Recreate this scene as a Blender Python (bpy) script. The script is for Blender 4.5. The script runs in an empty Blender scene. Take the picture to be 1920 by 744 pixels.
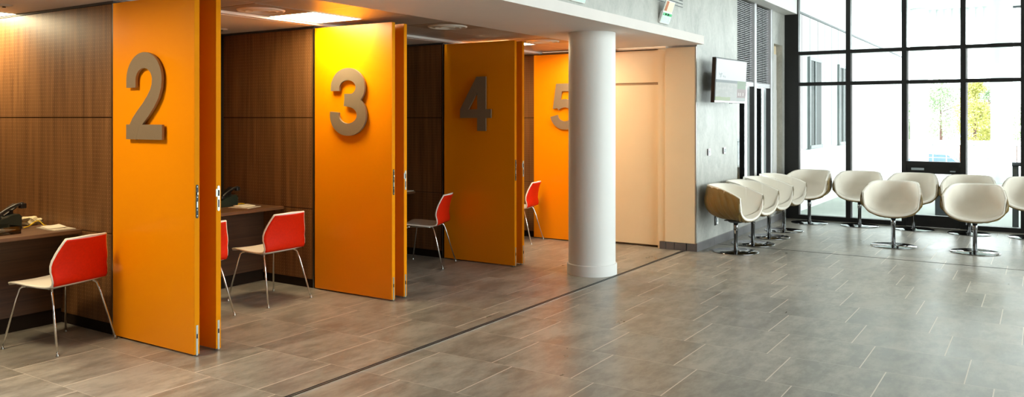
import bpy, bmesh, math, random
from mathutils import Vector, Matrix
R = math.radians
PI = math.pi
sc = bpy.context.scene
C = bpy.context.collection
random.seed(7)

# ------------------------------------------------------------------ materials
def srgb(r, g, b):
    def f(c):
        c = c / 255.0
        return c / 12.92 if c <= 0.04045 else ((c + 0.055) / 1.055) ** 2.4
    return (f(r), f(g), f(b), 1.0)

class NT:
    def __init__(s, m):
        s.t = m.node_tree
        s.n = s.t.nodes
        s.l = s.t.links
    def new(s, typ, **kw):
        n = s.n.new(typ)
        for k, v in kw.items():
            setattr(n, k, v)
        return n
    def link(s, a, b):
        s.l.new(a, b)
    def put(s, sock, v):
        if hasattr(v, 'links'):
            s.l.new(v, sock)
        else:
            sock.default_value = v
    def math(s, op, a, b=None, c=None):
        n = s.n.new('ShaderNodeMath'); n.operation = op
        for i, v in enumerate((a, b, c)):
            if v is not None:
                s.put(n.inputs[i], v)
        return n.outputs[0]
    def mix(s, f, a, b):
        n = s.n.new('ShaderNodeMix'); n.data_type = 'RGBA'
        s.put(n.inputs[0], f); s.put(n.inputs[6], a); s.put(n.inputs[7], b)
        return n.outputs[2]
    def noise(s, vec, scale, detail=4, rough=0.5, dist=0.0):
        n = s.n.new('ShaderNodeTexNoise')
        n.inputs['Scale'].default_value = scale
        n.inputs['Detail'].default_value = detail
        n.inputs['Roughness'].default_value = rough
        n.inputs['Distortion'].default_value = dist
        if vec is not None:
            s.l.new(vec, n.inputs['Vector'])
        return n.outputs['Fac']
    def mapr(s, v, a, b, c, d):
        n = s.n.new('ShaderNodeMapRange')
        s.put(n.inputs[0], v)
        for i, q in enumerate((a, b, c, d)):
            n.inputs[i + 1].default_value = q
        return n.outputs[0]

def mat(name, col, rough=0.5, metal=0.0, spec=0.5, var=0.0, vscale=8.0, bump=0.0, bscale=200.0,
        emit=None, estr=0.0, alpha=None, trans=0.0, coat=0.0, ior=1.45):
    m = bpy.data.materials.new(name); m.use_nodes = True
    b = m.node_tree.nodes['Principled BSDF']
    b.inputs['Base Color'].default_value = col
    b.inputs['Roughness'].default_value = rough
    b.inputs['Metallic'].default_value = metal
    b.inputs['Specular IOR Level'].default_value = spec
    b.inputs['IOR'].default_value = ior
    b.inputs['Transmission Weight'].default_value = trans
    b.inputs['Coat Weight'].default_value = coat
    if emit:
        b.inputs['Emission Color'].default_value = emit
        b.inputs['Emission Strength'].default_value = estr
    t = NT(m)
    tc = t.new('ShaderNodeTexCoord').outputs['Object']
    if var > 0:
        f = t.noise(tc, vscale, 5, 0.6)
        lo = tuple(c * (1 - var) for c in col[:3]) + (1,)
        hi = tuple(min(1, c * (1 + var)) for c in col[:3]) + (1,)
        t.link(t.mix(t.mapr(f, 0.3, 0.7, 0, 1), lo, hi), b.inputs['Base Color'])
    if bump > 0:
        f = t.noise(tc, bscale, 2, 0.5)
        bp = t.new('ShaderNodeBump')
        bp.inputs['Strength'].default_value = bump
        bp.inputs['Distance'].default_value = 0.002
        t.link(f, bp.inputs['Height']); t.link(bp.outputs[0], b.inputs['Normal'])
    return m

def floor_mat():
    m = bpy.data.materials.new('stone_tile'); m.use_nodes = True
    t = NT(m); b = t.n['Principled BSDF']
    pos = t.new('ShaderNodeNewGeometry').outputs['Position']
    sp = t.new('ShaderNodeSeparateXYZ'); t.link(pos, sp.inputs[0])
    X, Y = sp.outputs[0], sp.outputs[1]
    PX, PY, SH, J = 0.5955, 0.589, 0.157, 0.0024
    u = t.math('DIVIDE', t.math('SUBTRACT', X, 4.421), PX)
    k = t.math('FLOOR', u)
    fu = t.math('SUBTRACT', u, k)
    v = t.math('DIVIDE', t.math('SUBTRACT', t.math('SUBTRACT', Y, 2.439), t.math('MULTIPLY', k, SH)), PY)
    n = t.math('FLOOR', v)
    fv = t.math('SUBTRACT', v, n)
    du = t.math('MULTIPLY', t.math('MINIMUM', fu, t.math('SUBTRACT', 1.0, fu)), PX)
    dv = t.math('MULTIPLY', t.math('MINIMUM', fv, t.math('SUBTRACT', 1.0, fv)), PY)
    joint = t.math('MAXIMUM', t.math('LESS_THAN', du, J * 0.5), t.math('LESS_THAN', dv, J * 1.35))
    cb = t.new('ShaderNodeCombineXYZ'); t.link(k, cb.inputs[0]); t.link(n, cb.inputs[1])
    wn = t.new('ShaderNodeTexWhiteNoise'); wn.noise_dimensions = '3D'; t.link(cb.outputs[0], wn.inputs['Vector'])
    # every tile gets its own patch of cloudy stone
    off = t.new('ShaderNodeVectorMath', operation='MULTIPLY_ADD')
    t.link(wn.outputs['Color'], off.inputs[0]); off.inputs[1].default_value = (31, 17, 9); t.link(pos, off.inputs[2])
    st = t.new('ShaderNodeMapping'); st.inputs['Scale'].default_value = (1.0, 2.2, 1.0); t.link(off.outputs[0], st.inputs[0])
    cloud = t.noise(st.outputs[0], 1.9, 8, 0.66)
    fine = t.noise(st.outputs[0], 6, 8, 0.72)
    f = t.math('ADD', t.math('MULTIPLY', cloud, 0.6), t.math('MULTIPLY', fine, 0.4))
    base = t.mix(t.mapr(f, 0.43, 0.58, 0, 1), srgb(128, 122, 111), srgb(163, 157, 145))
    tint = t.mapr(wn.outputs['Value'], 0, 1, 0.91, 1.09)
    vm = t.new('ShaderNodeVectorMath', operation='SCALE'); t.link(base, vm.inputs[0]); t.link(tint, vm.inputs['Scale'])
    col = t.mix(joint, vm.outputs[0], srgb(218, 208, 194))
    t.link(col, b.inputs['Base Color'])
    t.link(t.math('ADD', t.mapr(cloud, 0.3, 0.7, 0.27, 0.40), t.math('MULTIPLY', joint, 0.2)), b.inputs['Roughness'])
    b.inputs['Specular IOR Level'].default_value = 0.5
    return m

def wood_mat(name, dark, light, axis='Z', dots=False, rough=0.45):
    m = bpy.data.materials.new(name); m.use_nodes = True
    t = NT(m); b = t.n['Principled BSDF']
    pos = t.new('ShaderNodeNewGeometry').outputs['Position']
    mp = t.new('ShaderNodeMapping'); t.link(pos, mp.inputs[0])
    mp.inputs['Scale'].default_value = (9, 9, 0.45) if axis == 'Z' else (0.6, 9, 14)
    g1 = t.noise(mp.outputs[0], 1.6, 6, 0.6, 0.5)
    mp2 = t.new('ShaderNodeMapping'); t.link(pos, mp2.inputs[0])
    mp2.inputs['Scale'].default_value = (60, 60, 1.2) if axis == 'Z' else (1.5, 60, 80)
    g2 = t.noise(mp2.outputs[0], 1.5, 3, 0.6)
    f = t.math('ADD', t.math('MULTIPLY', g1, 0.65), t.math('MULTIPLY', g2, 0.35))
    col = t.mix(t.mapr(f, 0.35, 0.65, 0, 1), dark, light)
    if dots:
        sp = t.new('ShaderNodeSeparateXYZ'); t.link(pos, sp.inputs[0])
        P = 0.03
        def cell(s):
            q = t.math('DIVIDE', s, P)
            return t.math('MULTIPLY', t.math('SUBTRACT', t.math('FRACT', q), 0.5), P)
        a, c = cell(sp.outputs[1]), cell(sp.outputs[2])
        d = t.math('SQRT', t.math('ADD', t.math('MULTIPLY', a, a), t.math('MULTIPLY', c, c)))
        hole = t.math('LESS_THAN', d, 0.0030)
        col = t.mix(hole, col, srgb(168, 128, 92))
    t.link(col, b.inputs['Base Color'])
    b.inputs['Roughness'].default_value = rough
    return m

def concrete_mat():
    m = bpy.data.materials.new('polished_plaster'); m.use_nodes = True
    t = NT(m); b = t.n['Principled BSDF']
    pos = t.new('ShaderNodeNewGeometry').outputs['Position']
    mp = t.new('ShaderNodeMapping'); t.link(pos, mp.inputs[0]); mp.inputs['Scale'].default_value = (1.6, 1.6, 1.0)
    a = t.noise(mp.outputs[0], 1.8, 8, 0.65, 1.2)
    c = t.noise(mp.outputs[0], 9, 6, 0.7, 2.0)
    f = t.math('ADD', t.math('MULTIPLY', a, 0.6), t.math('MULTIPLY', c, 0.4))
    t.link(t.mix(t.mapr(f, 0.33, 0.67, 0, 1), srgb(146, 145, 138), srgb(192, 190, 182)), b.inputs['Base Color'])
    b.inputs['Roughness'].default_value = 0.42
    return m

def ceiling_tile_mat():
    m = bpy.data.materials.new('metal_ceiling_tile'); m.use_nodes = True
    t = NT(m); b = t.n['Principled BSDF']
    pos = t.new('ShaderNodeNewGeometry').outputs['Position']
    sp = t.new('ShaderNodeSeparateXYZ'); t.link(pos, sp.inputs[0])
    def dist(s, o, p):
        q = t.math('FRACT', t.math('DIVIDE', t.math('SUBTRACT', s, o), p))
        return t.math('MULTIPLY', t.math('MINIMUM', q, t.math('SUBTRACT', 1.0, q)), p)
    j = t.math('MAXIMUM', t.math('LESS_THAN', dist(sp.outputs[0], 4.2, 0.595), 0.006),
               t.math('LESS_THAN', dist(sp.outputs[1], 4.53, 0.56), 0.006))
    t.link(t.mix(j, srgb(172, 162, 152), srgb(225, 220, 212)), b.inputs['Base Color'])
    b.inputs['Roughness'].default_value = 0.32
    return m

def glass_mat(name, tint=(0.93, 0.97, 0.96, 1), refl=0.08):
    m = bpy.data.materials.new(name); m.use_nodes = True
    t = NT(m); t.n.clear()
    out = t.new('ShaderNodeOutputMaterial')
    tr = t.new('ShaderNodeBsdfTransparent'); tr.inputs[0].default_value = tint
    gl = t.new('ShaderNodeBsdfGlossy'); gl.inputs['Roughness'].default_value = 0.02
    fr = t.new('ShaderNodeFresnel'); fr.inputs[0].default_value = 1.45
    mx = t.new('ShaderNodeMixShader')
    t.link(t.math('MULTIPLY', fr.outputs[0], refl / 0.08), mx.inputs[0])
    t.link(tr.outputs[0], mx.inputs[1]); t.link(gl.outputs[0], mx.inputs[2])
    t.link(mx.outputs[0], out.inputs[0])
    return m

def emit_mat(name, col, s):
    m = bpy.data.materials.new(name); m.use_nodes = True
    t = NT(m); t.n.clear()
    out = t.new('ShaderNodeOutputMaterial'); e = t.new('ShaderNodeEmission')
    e.inputs[0].default_value = col; e.inputs[1].default_value = s
    t.link(e.outputs[0], out.inputs[0])
    return m

def screen_mat():
    # the picture on the screen: bands and blocks laid out over the panel's own x/z extent
    m = bpy.data.materials.new('screen_picture'); m.use_nodes = True
    t = NT(m); b = t.n['Principled BSDF']
    tc = t.new('ShaderNodeTexCoord').outputs['Generated']
    sp = t.new('ShaderNodeSeparateXYZ'); t.link(tc, sp.inputs[0])
    U, V = sp.outputs[0], sp.outputs[2]
    nz = t.noise(tc, 9, 5, 0.7)
    Vn = t.math('ADD', V, t.math('MULTIPLY', t.math('SUBTRACT', nz, 0.5), 0.05))
    def rect(u0, u1, v0, v1, vv=V):
        a = t.math('MULTIPLY', t.math('GREATER_THAN', U, u0), t.math('LESS_THAN', U, u1))
        c = t.math('MULTIPLY', t.math('GREATER_THAN', vv, v0), t.math('LESS_THAN', vv, v1))
        return t.math('MULTIPLY', a, c)
    col = t.mix(t.mapr(V, 0.45, 1.0, 0, 1), srgb(225, 232, 232), srgb(240, 246, 248))
    col = t.mix(rect(-1, 0.70, -1, 0.45), col, srgb(168, 172, 162))
    col = t.mix(t.math('MULTIPLY', rect(-1, 0.7, 0.1, 0.42), t.mapr(nz, 0.5, 0.62, 0, 1)), col, srgb(190, 190, 182))
    col = t.mix(rect(-1, 0.70, 0.435, 0.50), col, srgb(78, 92, 92))
    col = t.mix(t.math('MULTIPLY', rect(0.03, 0.3, 0.5, 0.68), t.mapr(nz, 0.52, 0.58, 0, 1)), col, srgb(160, 176, 178))
    col = t.mix(rect(-1, 0.48, -1, 0.085, Vn), col, srgb(140, 160, 88))
    col = t.mix(rect(0.70, 2, 0.30, 0.50), col, srgb(96, 128, 70))
    col = t.mix(rect(0.70, 2, 0.08, 0.30), col, srgb(122, 78, 66))
    for u0 in (0.74, 0.80, 0.90):
        col = t.mix(rect(u0, u0 + 0.03, 0.13, 0.21), col, srgb(205, 190, 180))
    col = t.mix(rect(0.70, 2, -1, 0.08), col, srgb(150, 160, 150))
    b.inputs['Base Color'].default_value = (0.01, 0.01, 0.01, 1)
    b.inputs['Roughness'].default_value = 0.3
    b.inputs['Specular IOR Level'].default_value = 0.3
    t.link(col, b.inputs['Emission Color']); b.inputs['Emission Strength'].default_value = 0.62
    return m

M = {}
M['floor'] = floor_mat()
M['wood'] = wood_mat('walnut_veneer', srgb(90, 57, 27), srgb(138, 96, 56), dots=True)
M['wood_h'] = wood_mat('walnut_desk', srgb(76, 48, 28), srgb(118, 80, 50), axis='X')
M['wood_dark'] = wood_mat('dark_walnut', srgb(66, 44, 27), srgb(96, 66, 42), axis='X')
M['concrete'] = concrete_mat()
M['orange'] = mat('orange_laminate', srgb(251, 153, 0), 0.30, spec=0.45, bump=0.12, bscale=350)
M['orange_edge'] = mat('orange_edge', srgb(240, 146, 0), 0.7, spec=0.1)
M['numeral'] = mat('brushed_bronze', srgb(150, 134, 112), 0.42, metal=0.35, var=0.06, vscale=150)
M['steel'] = mat('satin_steel', srgb(176, 176, 170), 0.32, metal=1.0, var=0.05, vscale=60)
M['chrome'] = mat('chrome', srgb(222, 222, 220), 0.06, metal=1.0, var=0.01)
M['dark_chrome'] = mat('dark_chrome', srgb(150, 150, 150), 0.07, metal=1.0, var=0.01)
M['black_metal'] = mat('black_lacquer', srgb(20, 20, 20), 0.35, var=0.1)
M['black_frame'] = mat('anthracite_frame', srgb(26, 26, 25), 0.42, var=0.08, vscale=3)
M['white_paint'] = mat('white_paint', srgb(232, 230, 226), 0.45, var=0.015, vscale=3)
M['ceiling_white'] = mat('white_plasterboard', srgb(226, 218, 212), 0.7, var=0.02, vscale=2)
M['cream'] = mat('cream_laminate', srgb(238, 219, 184), 0.42, var=0.015, vscale=4, bump=0.05)
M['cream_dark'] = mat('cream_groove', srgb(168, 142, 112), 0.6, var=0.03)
M['tile_dark'] = mat('dark_skirting_tile', srgb(96, 92, 92), 0.4, var=0.12, vscale=6)
M['grout'] = mat('pale_grout', srgb(160, 156, 150), 0.7, var=0.05)
M['dark'] = mat('dark_core', srgb(40, 31, 25), 0.8, spec=0.1, var=0.1)
M['red'] = mat('red_fabric', srgb(218, 36, 0), 0.6, spec=0.2, var=0.08, vscale=60, bump=0.25, bscale=900)
M['white_plastic'] = mat('white_shell_plastic', srgb(240, 234, 222), 0.4, var=0.015)
M['tub_white'] = mat('cream_upholstery', srgb(238, 230, 216), 0.5, var=0.015, vscale=10)
M['tub_shell'] = mat('tan_ribbed_shell', srgb(132, 108, 60), 0.45, var=0.06, vscale=14)
M['glass'] = glass_mat('window_glass')
M['clear'] = glass_mat('clear_acrylic', (0.86, 0.86, 0.84, 1), 0.12)
M['paper'] = mat('paper', srgb(226, 216, 196), 0.8, var=0.05, vscale=30)
M['paper2'] = mat('printed_paper', srgb(196, 184, 164), 0.7, var=0.25, vscale=28)
M['crumple'] = mat('cream_tissue', srgb(222, 208, 170), 0.85, var=0.06, vscale=30, bump=0.5, bscale=60)
M['yellow'] = mat('yellow_cable', srgb(238, 196, 20), 0.4, var=0.03)
M['phone'] = mat('dark_green_phone', srgb(32, 40, 32), 0.35, var=0.08)
M['phone_b'] = mat('black_handset', srgb(34, 30, 28), 0.3, var=0.08)
M['grey_label'] = mat('grey_label', srgb(150, 158, 160), 0.4, var=0.1, vscale=80)
M['green_sign'] = mat('green_sign', srgb(0, 160, 90), 0.35, emit=srgb(0, 190, 100), estr=0.25, var=0.05, vscale=90)
M['pale_green'] = mat('pale_green_sign', srgb(190, 232, 205), 0.35, emit=srgb(190, 240, 210), estr=0.25, var=0.12, vscale=60)
M['mirror'] = mat('mirror_plate', srgb(235, 232, 226), 0.04, metal=1.0, var=0.01)
M['slat'] = mat('light_grey_slat', srgb(206, 204, 206), 0.4, var=0.03)
M['screen'] = screen_mat()
M['panel_light'] = emit_mat('ceiling_light_diffuser', (1.0, 0.82, 0.50, 1), 34.0)
M['panel_off'] = mat('unlit_diffuser', srgb(205, 200, 190), 0.5, var=0.02)
M['speaker'] = mat('speaker_white', srgb(216, 208, 196), 0.5, var=0.02)
M['speaker_tile'] = mat('speaker_tile_brown', srgb(150, 134, 118), 0.4, var=0.05)
M['ctile'] = ceiling_tile_mat()
M['out_white'] = mat('white_cladding', srgb(238, 240, 240), 0.7, var=0.02, vscale=2)
M['out_soffit'] = mat('pale_soffit', srgb(205, 212, 208), 0.7, var=0.03, vscale=1)
M['out_ground'] = mat('pale_paving', srgb(186, 190, 182), 0.6, var=0.06, vscale=2)
M['asphalt'] = mat('pale_asphalt', srgb(200, 200, 198), 0.8, var=0.05, vscale=0.5)
M['out_glass'] = mat('grey_outside_glass', srgb(38, 48, 48), 0.6, var=0.05)
M['out_frame'] = mat('outside_frame_grey', srgb(150, 158, 158), 0.5, var=0.05)
M['leaf_green'] = mat('light_green_leaves', srgb(132, 150, 116), 0.9, spec=0.1, var=0.4, vscale=3)
M['leaf_yellow'] = mat('yellow_green_leaves', srgb(164, 162, 92), 0.9, spec=0.1, var=0.35, vscale=3)
M['bark'] = mat('bark', srgb(96, 70, 62), 0.9, var=0.2)
M['car_white'] = mat('white_car_paint', srgb(235, 238, 240), 0.3, var=0.01)
M['car_glass'] = mat('blue_car_glass', srgb(60, 82, 104), 0.15, var=0.1)
M['rubber'] = mat('black_rubber', srgb(30, 30, 30), 0.8, var=0.1)
M['reflected_orange'] = mat('painted_orange_reflection', srgb(190, 96, 36), 0.5, var=0.1, vscale=40)  # orange of the sign plate's reflection, put in as colour
M['rust'] = mat('rust_brown_post', srgb(120, 84, 66), 0.7, var=0.1)
M['grey_post'] = mat('dark_grey_post', srgb(70, 74, 78), 0.5, var=0.05)

# ------------------------------------------------------------------ mesh helpers
class MB:
    """collects shapes for ONE mesh object"""
    def __init__(s):
        s.bm = bmesh.new(); s.mi = 0
    def box(s, x0, x1, y0, y1, z0, z1, bev=0.0, mi=None, mtx=None):
        vs = [Vector((x, y, z)) for x in (x0, x1) for y in (y0, y1) for z in (z0, z1)]
        if mtx is not None:
            vs = [mtx @ v for v in vs]
        v = [s.bm.verts.new(q) for q in vs]
        F = [(0, 1, 3, 2), (4, 6, 7, 5), (0, 4, 5, 1), (2, 3, 7, 6), (0, 2, 6, 4), (1, 5, 7, 3)]
        fs = []
        for f in F:
            face = s.bm.faces.new([v[i] for i in f]); face.material_index = s.mi if mi is None else mi; fs.append(face)
        if bev > 0:
            ed = list({e for f in fs for e in f.edges})
            bmesh.ops.bevel(s.bm, geom=ed, offset=bev, segments=2, profile=0.5, affect='EDGES')
        return s
    def prism(s, pts, axis, a0, a1, mi=None):
        """pts: 2D polygon; axis 'x' -> (y,z), 'y' -> (x,z), 'z' -> (x,y)"""
        def P(p, a):
            return {'x': (a, p[0], p[1]), 'y': (p[0], a, p[1]), 'z': (p[0], p[1], a)}[axis]
        v0 = [s.bm.verts.new(P(p, a0)) for p in pts]
        v1 = [s.bm.verts.new(P(p, a1)) for p in pts]
        k = s.mi if mi is None else mi
        n = len(pts)
        fs = [s.bm.faces.new(v0), s.bm.faces.new(v1[::-1])]
        for i in range(n):
            j = (i + 1) % n
            fs.append(s.bm.faces.new((v0[j], v0[i], v1[i], v1[j])))
        for f in fs: f.material_index = k
        return s
    def strip(s, L, Rr, axis, a0, a1, mi=None):
        """thick ribbon between two 2D polylines"""
        def P(p, a):
            return {'x': (a, p[0], p[1]), 'y': (p[0], a, p[1]), 'z': (p[0], p[1], a)}[axis]
        k = s.mi if mi is None else mi
        rows = []
        for l, r in zip(L, Rr):
            rows.append([s.bm.verts.new(P(l, a0)), s.bm.verts.new(P(r, a0)), s.bm.verts.new(P(r, a1)), s.bm.verts.new(P(l, a1))])
        for a, b in zip(rows, rows[1:]):
            for i in range(4):
                j = (i + 1) % 4
                s.bm.faces.new((a[i], a[j], b[j], b[i])).material_index = k
        s.bm.faces.new(rows[0][::-1]).material_index = k
        s.bm.faces.new(rows[-1]).material_index = k
        return s
    def tube(s, pts, r, n=12, mi=None, cap=True):
        pts = [Vector(p) for p in pts]
        k = s.mi if mi is None else mi
        rings = []
        up = None
        for i, p in enumerate(pts):
            d = (pts[min(i + 1, len(pts) - 1)] - pts[max(i - 1, 0)]).normalized()
            if up is None:
                up = Vector((0, 0, 1)) if abs(d.z) < 0.9 else Vector((1, 0, 0))
            side = d.cross(up).normalized(); up = side.cross(d).normalized()
            rr = r[i] if isinstance(r, (list, tuple)) else r
            rings.append([s.bm.verts.new(p + side * math.cos(2 * PI * q / n) * rr + up * math.sin(2 * PI * q / n) * rr) for q in range(n)])
        for a, b in zip(rings, rings[1:]):
            for q in range(n):
                w = (q + 1) % n
                f = s.bm.faces.new((a[q], a[w], b[w], b[q])); f.material_index = k; f.smooth = True
        if cap:
            s.bm.faces.new(rings[0][::-1]).material_index = k
            s.bm.faces.new(rings[-1]).material_index = k
        return s
    def lathe(s, prof, cx=0, cy=0, n=48, mi=None, smooth=True):
        """prof: list of (r, z)"""
        k = s.mi if mi is None else mi
        rings = []
        for r, z in prof:
            if r < 1e-6:
                rings.append([s.bm.verts.new((cx, cy, z))])
            else:
                rings.append([s.bm.verts.new((cx + r * math.cos(2 * PI * q / n), cy + r * math.sin(2 * PI * q / n), z)) for q in range(n)])
        for a, b in zip(rings, rings[1:]):
            for q in range(n):
                w = (q + 1) % n
                if len(a) == 1 and len(b) == 1: continue
                if len(a) == 1: f = s.bm.faces.new((a[0], b[q], b[w]))
                elif len(b) == 1: f = s.bm.faces.new((a[q], b[0], a[w]))
                else: f = s.bm.faces.new((a[q], b[q], b[w], a[w]))
                f.material_index = k; f.smooth = smooth
        return s
    def grid(s, rows, closed=False, mi=None, smooth=True):
        k = s.mi if mi is None else mi
        V = [[s.bm.verts.new(p) for p in r] for r in rows]
        for a, b in zip(V, V[1:]):
            m = len(a)
            for i in range(m if closed else m - 1):
                j = (i + 1) % m
                f = s.bm.faces.new((a[i], a[j], b[j], b[i])); f.material_index = k; f.smooth = smooth
        return s
    def build(s, name, mats, parent=None, smooth_angle=None, normals=True):
        if normals:
            bmesh.ops.recalc_face_normals(s.bm, faces=s.bm.faces[:])
        me = bpy.data.meshes.new(name); s.bm.to_mesh(me); s.bm.free()
        for q in (mats if isinstance(mats, (list, tuple)) else [mats]):
            me.materials.append(M[q] if isinstance(q, str) else q)
        o = bpy.data.objects.new(name, me); C.objects.link(o)
        if parent is not None: o.parent = parent
        if smooth_angle:
            for p in me.polygons: p.use_smooth = True
            es = me.attributes.get('sharp_edge')
            me.set_sharp_from_angle(angle=R(smooth_angle))
        return o

def tag(o, label, cat, group=None, kind=None):
    o['label'] = label; o['category'] = cat
    if group: o['group'] = group
    if kind: o['kind'] = kind
    return o
def empty(name, loc, rz=0.0):
    o = bpy.data.objects.new(name, None); C.objects.link(o)
    o.location = loc; o.rotation_euler = (0, 0, rz); o.empty_display_size = 0.1
    return o
def struct(o):
    o['kind'] = 'structure'
    return o
def kids(o):
    return [c for c in bpy.data.objects if c.parent == o]
def copy_tree(o, parent=None):
    ch = kids(o)
    c = o.copy(); C.objects.link(c)
    if parent is not None: c.parent = parent
    for q in ch: copy_tree(q, c)
    return c
def solid(o, t, off=-1):
    m = o.modifiers.new('thickness', 'SOLIDIFY'); m.thickness = t; m.offset = off
    return m

# ------------------------------------------------------------------ the setting
WX = 13.43         # glazed end wall
WY = 3.487         # plaster wall face
HC = 4.75          # hall ceiling
o = struct(MB().box(-4, WX, -5.6, 9, -0.1, 0).build('floor', 'floor'))
# floor track: black groove between two aluminium strips, along the booths
b = MB()
b.box(-3.9, 9.418, 3.617, 3.655, 0.0, 0.0015, mi=0)
b.box(-3.9, 9.418, 3.612, 3.617, 0.0, 0.003, mi=1)
b.box(-3.9, 9.418, 3.655, 3.660, 0.0, 0.003, mi=1)
b.box(-3.9, 9.418, 3.6355, 3.6385, 0.0015, 0.0025, mi=1)
struct(b.build('trim_1', ['rubber', 'steel']))
b = MB(); b.box(10.157, 10.172, -5.5, 3.47, 0.0, 0.0015)
struct(b.build('trim_2', ['rubber']))
# hall ceiling, rear wall, glazed long side (behind the camera)
struct(MB().box(-4.2, WX + 0.3, -5.8, 3.487, HC, HC + 0.2).build('ceiling', 'ceiling_white'))
struct(MB().box(-4.2, -4, -5.6, 9, 0, HC).build('wall_back', 'tile_dark'))
# plaster wall: over the canopy and on to the tall windows, with an opening
b = MB()
b.box(-4, 9.45, WY, WY + 0.4, 2.58, HC)
b.box(9.45, 11.0, WY, WY + 0.4, 0, HC)
b.box(11.0, 12.75, WY, WY + 0.15, 3.27, HC)
b.box(11.0, 12.75, WY, WY + 0.15, 0, 0.19)
b.box(12.75, 12.81, WY, WY + 0.15, 0, HC)
b.box(12.81, 13.31, WY, WY + 0.15, 2.76, HC)
b.box(13.31, WX + 0.12, WY, WY + 0.15, 0, HC)
b.box(12.81, 13.31, WY + 0.121, WY + 0.15, 0, 2.76)
struct(b.build('wall_left', 'concrete'))
# recess panel in the pier
b = MB(); b.box(12.815, 13.305, WY + 0.10, WY + 0.1205, 0.0, 2.755)
struct(b.build('trim_3', 'cream'))
b = MB(); b.box(12.83, 13.24, WY + 0.075, WY + 0.099, 0.03, 2.62, bev=0.01)
b.box(12.85, 13.22, WY + 0.068, WY + 0.075, 0.1, 2.05)
struct(b.build('door_1', 'white_paint'))
# bulkhead
struct(MB().box(9.6, WX, 3.29, WY - 0.001, 3.265, HC).build('trim_4', 'white_paint'))
# baseboards
b = MB()
x = 9.425
for w in (0.62, 0.595, 0.595, 0.595, 0.595, 0.595, 0.40):
    b.box(x + 0.002, x + w - 0.002, WY - 0.012, WY - 0.0005, 0, 0.10); x += w
b.box(9.425, 13.42, WY - 0.0125, WY - 0.0005, 0.10, 0.1035, mi=1)
struct(b.build('baseboard_left', ['tile_dark', 'grout']))
b = MB()
for y0, y1 in ((3.487, 3.60), (3.615, 3.76), (3.764, 3.87), (3.874, 3.955)):
    b.box(9.425, 9.449, y0, y1, 0, 0.088)
struct(b.build('baseboard_end', 'tile_dark'))

# canopy over the booths
b = MB(); b.box(-4, 9.43, 3.39, WY - 0.001, 2.485, 2.585)
b.box(-4, 9.43, WY - 0.001, 4.55, 2.485, 2.579)
struct(b.build('ceiling_canopy', 'ceiling_white'))
# tiled booth ceiling, rail and plasterboard zone
struct(MB().box(-4, 9.5, 4.551, 5.66, 2.49, 2.55).build('ceiling_tiled', 'ctile'))
b = MB()
b.box(1.0, 9.5, 5.665, 5.70, 2.468, 2.55); b.box(1.0, 9.5, 5.715, 5.76, 2.474, 2.55)
struct(b.build('trim_5', 'white_paint'))
struct(MB().box(1.0, 9.5, 5.765, 9, 2.47, 2.55).build('ceiling_rear', 'ceiling_white'))

# far cream wall beside booth five
b = MB()
b.box(9.43, 9.449, 3.505, 3.885, 0.092, 2.462, bev=0.002)
b.box(9.45, 9.49, 3.89, 3.985, 0.092, 2.455)
b.box(9.452, 9.49, 3.958, 3.988, 0.0, 0.0915)
b.box(9.50, 9.56, 3.99, 6.2, 0.025, 2.018, bev=0.002)
b.box(9.50, 9.56, 3.99, 6.2, 2.048, 2.45, bev=0.002)
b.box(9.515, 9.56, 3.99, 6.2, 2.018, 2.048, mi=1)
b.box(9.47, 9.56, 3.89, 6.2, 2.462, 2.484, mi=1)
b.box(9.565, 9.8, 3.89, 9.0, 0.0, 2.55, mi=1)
b.box(9.43, 9.449, 3.4885, 3.5035, 0.092, 2.465, mi=2)
struct(b.build('wall_end', ['cream', 'cream_dark', 'steel']))

# booth partitions in walnut: three stacked panels on a dark core, dark skirting
def partition(x, y1=7.9):
    b = MB()
    b.box(x + 0.012, x + 0.178, 5.755, y1, 0, 2.45, mi=1)
    for z0, z1 in ((0.082, 0.742), (0.748, 1.604), (1.612, 2.447)):
        b.box(x, x + 0.012, 5.785, y1, z0, z1)
        b.box(x + 0.178, x + 0.19, 5.785, y1, z0, z1)
    b.box(x + 0.004, x + 0.012, 5.785, y1, 0, 0.08, mi=1)
    b.box(x, x + 0.19, 5.768, 5.775, 0.0, 2.45, mi=2)
    b.box(x - 0.002, x + 0.19, 5.76, y1, 2.452, 2.469, mi=3)
    struct(b.build('wall_partition', ['wood', 'dark', 'steel', 'grey_post']))
for x in (1.48, 3.46, 5.445, 7.425, 9.345):
    if x > 9: partition(x - 0.0 , 7.9) if False else None
    else: partition(x)
b = MB()
for z0, z1 in ((0.082, 0.742), (0.748, 1.604), (1.612, 2.447)):
    b.box(9.408, 9.42, 5.745, 7.9, z0, z1)
b.box(9.42, 9.495, 5.745, 7.9, 0, 2.45, mi=1)
struct(b.build('wall_partition', ['wood', 'dark']))
b = MB()
b.box(1.0, 9.6, 7.9, 8.0, 0, 2.49)
struct(b.build('wall_rear', 'wood'))
# dark door post at the back of booth two
b = MB(); b.box(5.36, 5.443, 7.075, 7.12, 0, 2.452); b.box(5.30, 5.443, 7.14, 7.20, 0, 2.452)
struct(b.build('trim_6', 'dark'))

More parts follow.
